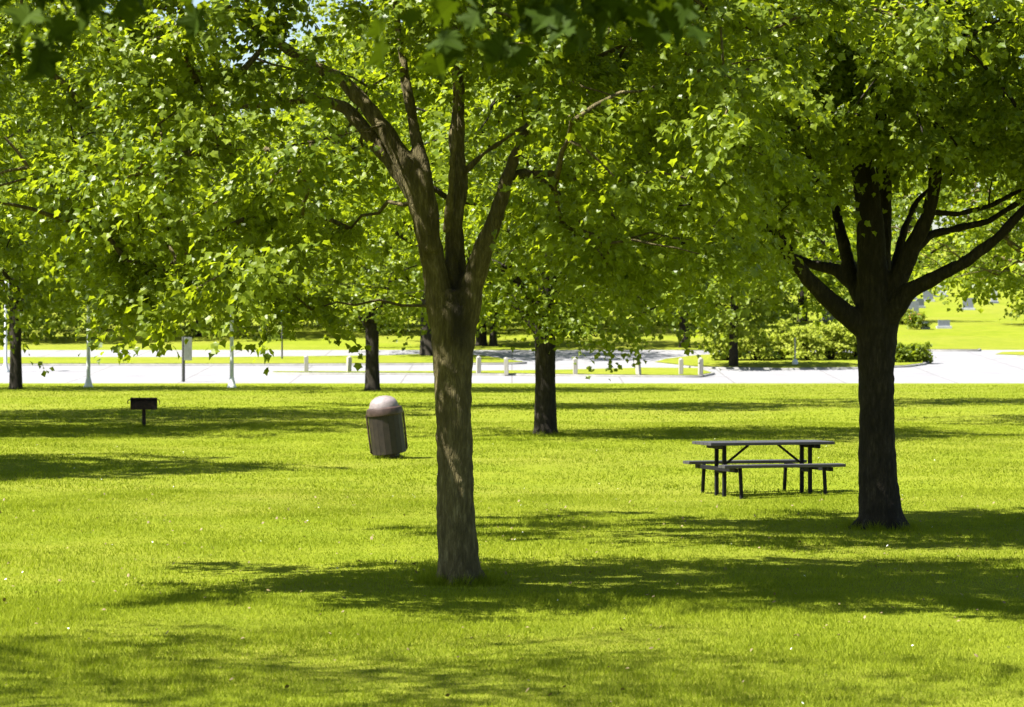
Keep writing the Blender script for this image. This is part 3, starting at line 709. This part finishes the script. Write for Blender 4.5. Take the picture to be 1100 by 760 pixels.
m = MB(); m.lathe([(0.27, 0.93), (0.262, 0.98), (0.242, 1.04), (0.205, 1.09), (0.14, 1.13), (0.07, 1.148), (0.015, 1.152)], 32)
dome = m.build('dome_lid', M['can_dome'], lb, True)
for s in (-1, 1):
    MB().tube([(s*0.335, 0, 0.84), (s*0.335, 0, 0.5), (s*0.33, 0, 0.16), (s*0.28, 0, 0.11)], [0.018]*4, 8).build('side_bar', M['can_dark'], lb, True)
m = MB(); m.lathe([(0.24, -0.03), (0.25, 0.03), (0.19, 0.05), (0.18, 0.11)], 20)
m.build('pedestal', M['can_dark'], lb, True)

# ------------------------------------------------------------------ park grill
bg = at(154.5, 458)
g = empty('park_grill', bg, R(6), 'rusty black pedestal barbecue grill standing in the shade at the left', 'grill')
MB().tube([(0, 0, -0.05), (0, 0, 0.44)], [0.045, 0.045], 12).build('post', M['rust'], g, True)
m = MB()
m.box((0, 0, 0.435), (0.64, 0.40, 0.014)); m.box((0, 0.193, 0.575), (0.64, 0.014, 0.265))
m.box((-0.313, 0, 0.575), (0.014, 0.372, 0.265)); m.box((0.313, 0, 0.575), (0.014, 0.372, 0.265)); m.box((0, -0.193, 0.535), (0.612, 0.014, 0.185))
m.build('firebox', M['rust'], g)
m = MB()
for i in range(15): m.tube([(-0.28+i*0.04, -0.215, 0.690), (-0.28+i*0.04, 0.18, 0.690)], [0.006, 0.006], 6)
m.tube([(-0.305, -0.215, 0.688), (0.305, -0.215, 0.688)], [0.008, 0.008], 6); m.tube([(-0.305, 0.18, 0.688), (0.305, 0.18, 0.688)], [0.008, 0.008], 6)
m.build('grate', M['rust'], g)
for s in (-1, 1):
    MB().tube([(s*0.305, -0.19, 0.67), (s*0.36, -0.20, 0.66), (s*0.385, -0.2, 0.62), (s*0.385, -0.2, 0.56)], [0.011]*4, 8).build('handle', M['rust'], g, True)

# ------------------------------------------------------------------ lamp posts
def lamp(label, px, row, hgt):
    b = at(px, row)
    o = empty('lamp_post', b, 0, label, 'lamp post', 'pale lamp posts along the near road')
    m = MB(); m.lathe([(0.20, -0.05), (0.20, 0.05), (0.17, 0.10), (0.12, 0.28), (0.09, 0.42)], 16); m.build('base', M['white_metal'], o, True)
    MB().tube([(0, 0, 0.40), (0, 0, hgt*0.5), (0, 0, hgt-0.42)], [0.085, 0.072, 0.058], 14).build('pole', M['white_metal'], o, True)
    m = MB(); m.lathe([(0.07, hgt-0.44), (0.12, hgt-0.40), (0.12, hgt-0.36), (0.06, hgt-0.34)], 16); m.build('collar', M['grey_metal'], o, True)
    m = MB(); m.lathe([(0.11, hgt-0.345), (0.19, hgt-0.22), (0.22, hgt-0.10), (0.21, hgt-0.06)], 18); m.build('globe', M['glass'], o, True)
    m = MB(); m.lathe([(0.27, hgt-0.06), (0.27, hgt-0.03), (0.16, hgt+0.04), (0.03, hgt+0.08)], 18); m.build('cap', M['white_metal'], o, True)
    return o
lamp('pale lamp post with its lantern showing among leaves, right of the left-edge maple', 95, 416, 4.45)
lamp('pale lamp post with a white conical foot, left of the litter bin', 249, 416.5, 4.4)
lamp('grey lamp post at the very left edge, set back on the road', 6, 400, 4.3)

# ------------------------------------------------------------------ sign posts
b = at(303, 388); o = empty('sign_post', (b[0], b[1], b[2]+0.1), R(-10), 'thin dark post with a small light blue sign on top', 'sign')
MB().tube([(0, 0, -0.15), (0, 0, 2.85)], [0.045, 0.04], 10).build('post', M['dark_post'], o, True)
MB().box((0, -0.055, 2.66), (0.34, 0.02, 0.36), None, 0.006).build('sign_panel', M['blue_sign'], o)
b = at(197, 410.5); o = empty('sign_post', b, R(12), 'dark post carrying a tall grey blank board on its right side', 'sign')
MB().tube([(0, 0, -0.1), (0, 0, 2.1)], [0.075, 0.07], 10).build('post', M['dark_post'], o, True)
MB().box((0.20, -0.09, 1.5), (0.36, 0.03, 1.05), None, 0.008).build('sign_panel', M['grey_metal'], o)
b = at(854, 394); o = empty('marker_post', (b[0], b[1], b[2]+0.1), 0, 'slim grey marker post with a white foot in the shrub bed', 'post')
MB().tube([(0, 0, 0), (0, 0, 1.35)], [0.045, 0.04], 10).build('post', M['grey_metal'], o, True)
m = MB(); m.lathe([(0.15, 0), (0.16, 0.1), (0.12, 0.22), (0.05, 0.27)], 14); m.build('foot', M['white_metal'], o, True)

# ------------------------------------------------------------------ bollards
bol = [(329, 402, 0.75, 0, 'wooden bollard farthest left, alone under the hanging leaves'), (374.5, 402, 0.72, 3, 'wooden bollard just left of the bin-side maple trunk'),
       (514, 403.5, 0.78, 1, 'wooden bollard closest to the front maple trunk on its right'), (544, 404, 0.74, -1, 'wooden bollard midway between the front trunk and the middle trunk'),
       (618, 404.5, 0.74, 0, 'wooden bollard right of the middle trunk, near the hanging clump'), (686, 405.3, 0.76, -5, 'leaning wooden bollard on the widening grass verge'),
       (731.5, 405, 0.74, 0, 'left one of the close pair of wooden bollards'), (752.5, 405.5, 0.78, 1, 'wooden bollard at the right end of the row')]
proto = None
for px, row, h, ln, lbl in bol:
    b = at(px, row); b = (b[0], b[1], b[2]+0.1)
    if proto is None:
        m = MB(); m.box((0, 0, 0.30), (0.20, 0.20, 0.72), None, 0.012)
        proto = m.build('bollard', M['wood'])
        c = MB(); c.lathe([(0.105, 0.658), (0.11, 0.67), (0.07, 0.71), (0.01, 0.73)], 4); c.build('cap', M['wood'], proto)
        o = proto
    else:
        o = copy_tree(proto)
    o.location = b; o.rotation_euler = (0, R(ln), R(8*ln+5)); o.scale = (1, 1, h/0.69)
    tag(o, lbl, 'bollard', 'wooden bollards along the road verge')

# ------------------------------------------------------------------ cemetery on the rise
def stone(label, px, row, w, h, mat, kind):
    b = at(px, row)
    o = empty('gravestone', b, R(random.Random(px).uniform(-14, 14)), label, 'gravestone', 'gravestones on the slope')
    m = MB(); m.box((0, 0, 0.06), (w*1.3, 0.5, 0.2), None, 0.02); m.build('plinth', M['marble'] if mat == 'granite' else M['granite'], o)
    bm = bmesh.new()
    pts = [(-w/2, 0.16), (w/2, 0.16)]
    if kind == 'round': pts += [(w/2*math.cos(a), h-w*0.25+w*0.25*math.sin(a)) for a in np.linspace(0, math.pi, 9)]
    elif kind == 'spire': pts += [(w*0.42, h*0.78), (w*0.30, h*0.80), (0.02, h), (-0.02, h), (-w*0.30, h*0.80), (-w*0.42, h*0.78)]
    else: pts += [(w/2, h), (-w/2, h)]
    vs = [bm.verts.new((x, -0.12, z)) for x, z in pts]; f = bm.faces.new(vs)
    r = bmesh.ops.extrude_face_region(bm, geom=[f]); bmesh.ops.translate(bm, verts=[v for v in r['geom'] if isinstance(v, bmesh.types.BMVert)], vec=(0, 0.24, 0))
    bmesh.ops.recalc_face_normals(bm, faces=bm.faces)
    me = bpy.data.meshes.new('headstone'); bm.to_mesh(me); bm.free(); link('headstone', me, M[mat], o)
stones = [('large dark grey monument on the slope behind the dark maple', 980, 341, 1.0, 1.25, 'granite', 'square'), ('pale blue-grey headstone up the slope, above the monument', 997, 324, 0.9, 1.0, 'granite', 'round'),
          ('highest headstone seen up the slope', 1011, 319, 0.95, 1.1, 'marble', 'round'), ('low wide grey headstone right of the flower clump', 1014, 353, 0.75, 0.55, 'granite', 'square'),
          ('small white headstone beside the flower clump', 994, 354, 0.38, 0.5, 'marble', 'round'), ('narrow pointed headstone left of the monument', 968, 333, 0.6, 1.3, 'granite', 'spire'),
          ('grey headstone between the monument and the upper stones', 988, 331, 0.7, 0.8, 'granite', 'round'), ('white square headstone left of the upper stones', 979, 322, 0.8, 0.9, 'marble', 'square'),
          ('headstone among the hanging leaves at the right', 1040, 333, 0.9, 1.0, 'granite', 'square'), ('pale pointed headstone near the right edge', 1068, 326, 0.6, 1.4, 'marble', 'spire'),
          ('rounded white headstone glimpsed left of the dark trunk', 890, 346, 0.9, 1.0, 'marble', 'round')]
for s in stones: stone(*s)
r = shrub('small clump of rusty red and yellow flowers beside the gravestones', 983, 354, 1.3, 0.85, 91, 'leaf', 'plants among the gravestones', 16, 0.15)
m = MB(); rr = random.Random(5)
for k in range(20):
    a, q = rr.uniform(0, 6.28), math.sqrt(rr.random())
    m.lathe([(0.01, 0), (0.06, 0.03), (0.05, 0.07), (0.01, 0.09)], 6, (q*0.62*math.cos(a), q*0.55*math.sin(a), 0.35+0.5*math.sqrt(max(0, 1-q*q))+rr.uniform(0, .1)))
m.build('blossoms', M['petal_red'], r)
shrub('low yellow-green bush left of the flower clump', 970, 349, 1.2, 0.8, 92, 'leaf_shrub', 'plants among the gravestones', 14, 0.15)

# ------------------------------------------------------------------ light, sky, camera
EL, AZ = R(56), R(-20)          # sun to the left, a touch on the viewer's side
sun_dir = Vector((-math.cos(EL)*math.cos(AZ), math.cos(EL)*math.sin(AZ), math.sin(EL)))
ld = bpy.data.lights.new('sun', 'SUN'); ld.energy = 5.0; ld.angle = R(0.53); ld.color = (1.0, 0.97, 0.91)
lo = bpy.data.objects.new('sun', ld); COL.objects.link(lo)
lo.rotation_euler = sun_dir.to_track_quat('Z', 'Y').to_euler(); lo.location = (-20, 0, 40)
w = bpy.data.worlds.new('World'); SC.world = w; w.use_nodes = True
nt = w.node_tree; bgd = nt.nodes['Background']
sky = nt.nodes.new('ShaderNodeTexSky'); sky.sky_type = 'NISHITA'; sky.sun_disc = False
sky.sun_elevation = EL; sky.sun_rotation = math.atan2(sun_dir.x, sun_dir.y)
nt.links.new(sky.outputs[0], bgd.inputs['Color']); bgd.inputs['Strength'].default_value = 0.05

cd = bpy.data.cameras.new('camera'); co = bpy.data.objects.new('camera', cd); COL.objects.link(co)
co.location = (0, 0, H); co.rotation_euler = (R(90), 0, 0)
cd.sensor_width = 36; cd.lens = F/1100*36; cd.shift_y = -20/1100
cd.clip_start = 0.3; cd.clip_end = 6000
cd.dof.use_dof = True; cd.dof.focus_distance = 31; cd.dof.aperture_fstop = 6.3
SC.camera = co

vs = SC.view_settings
vs.view_transform = 'Standard'; vs.look = 'None'; vs.gamma = 1.0; vs.exposure = 1.93; vs.use_curve_mapping = False
SC.render.engine = 'CYCLES'
cy = SC.cycles
cy.max_bounces = 8; cy.diffuse_bounces = 4; cy.glossy_bounces = 2; cy.transmission_bounces = 6; cy.transparent_max_bounces = 4
cy.use_denoising = True; cy.caustics_reflective = False; cy.caustics_refractive = False
cy.use_adaptive_sampling = True; cy.adaptive_threshold = 0.02
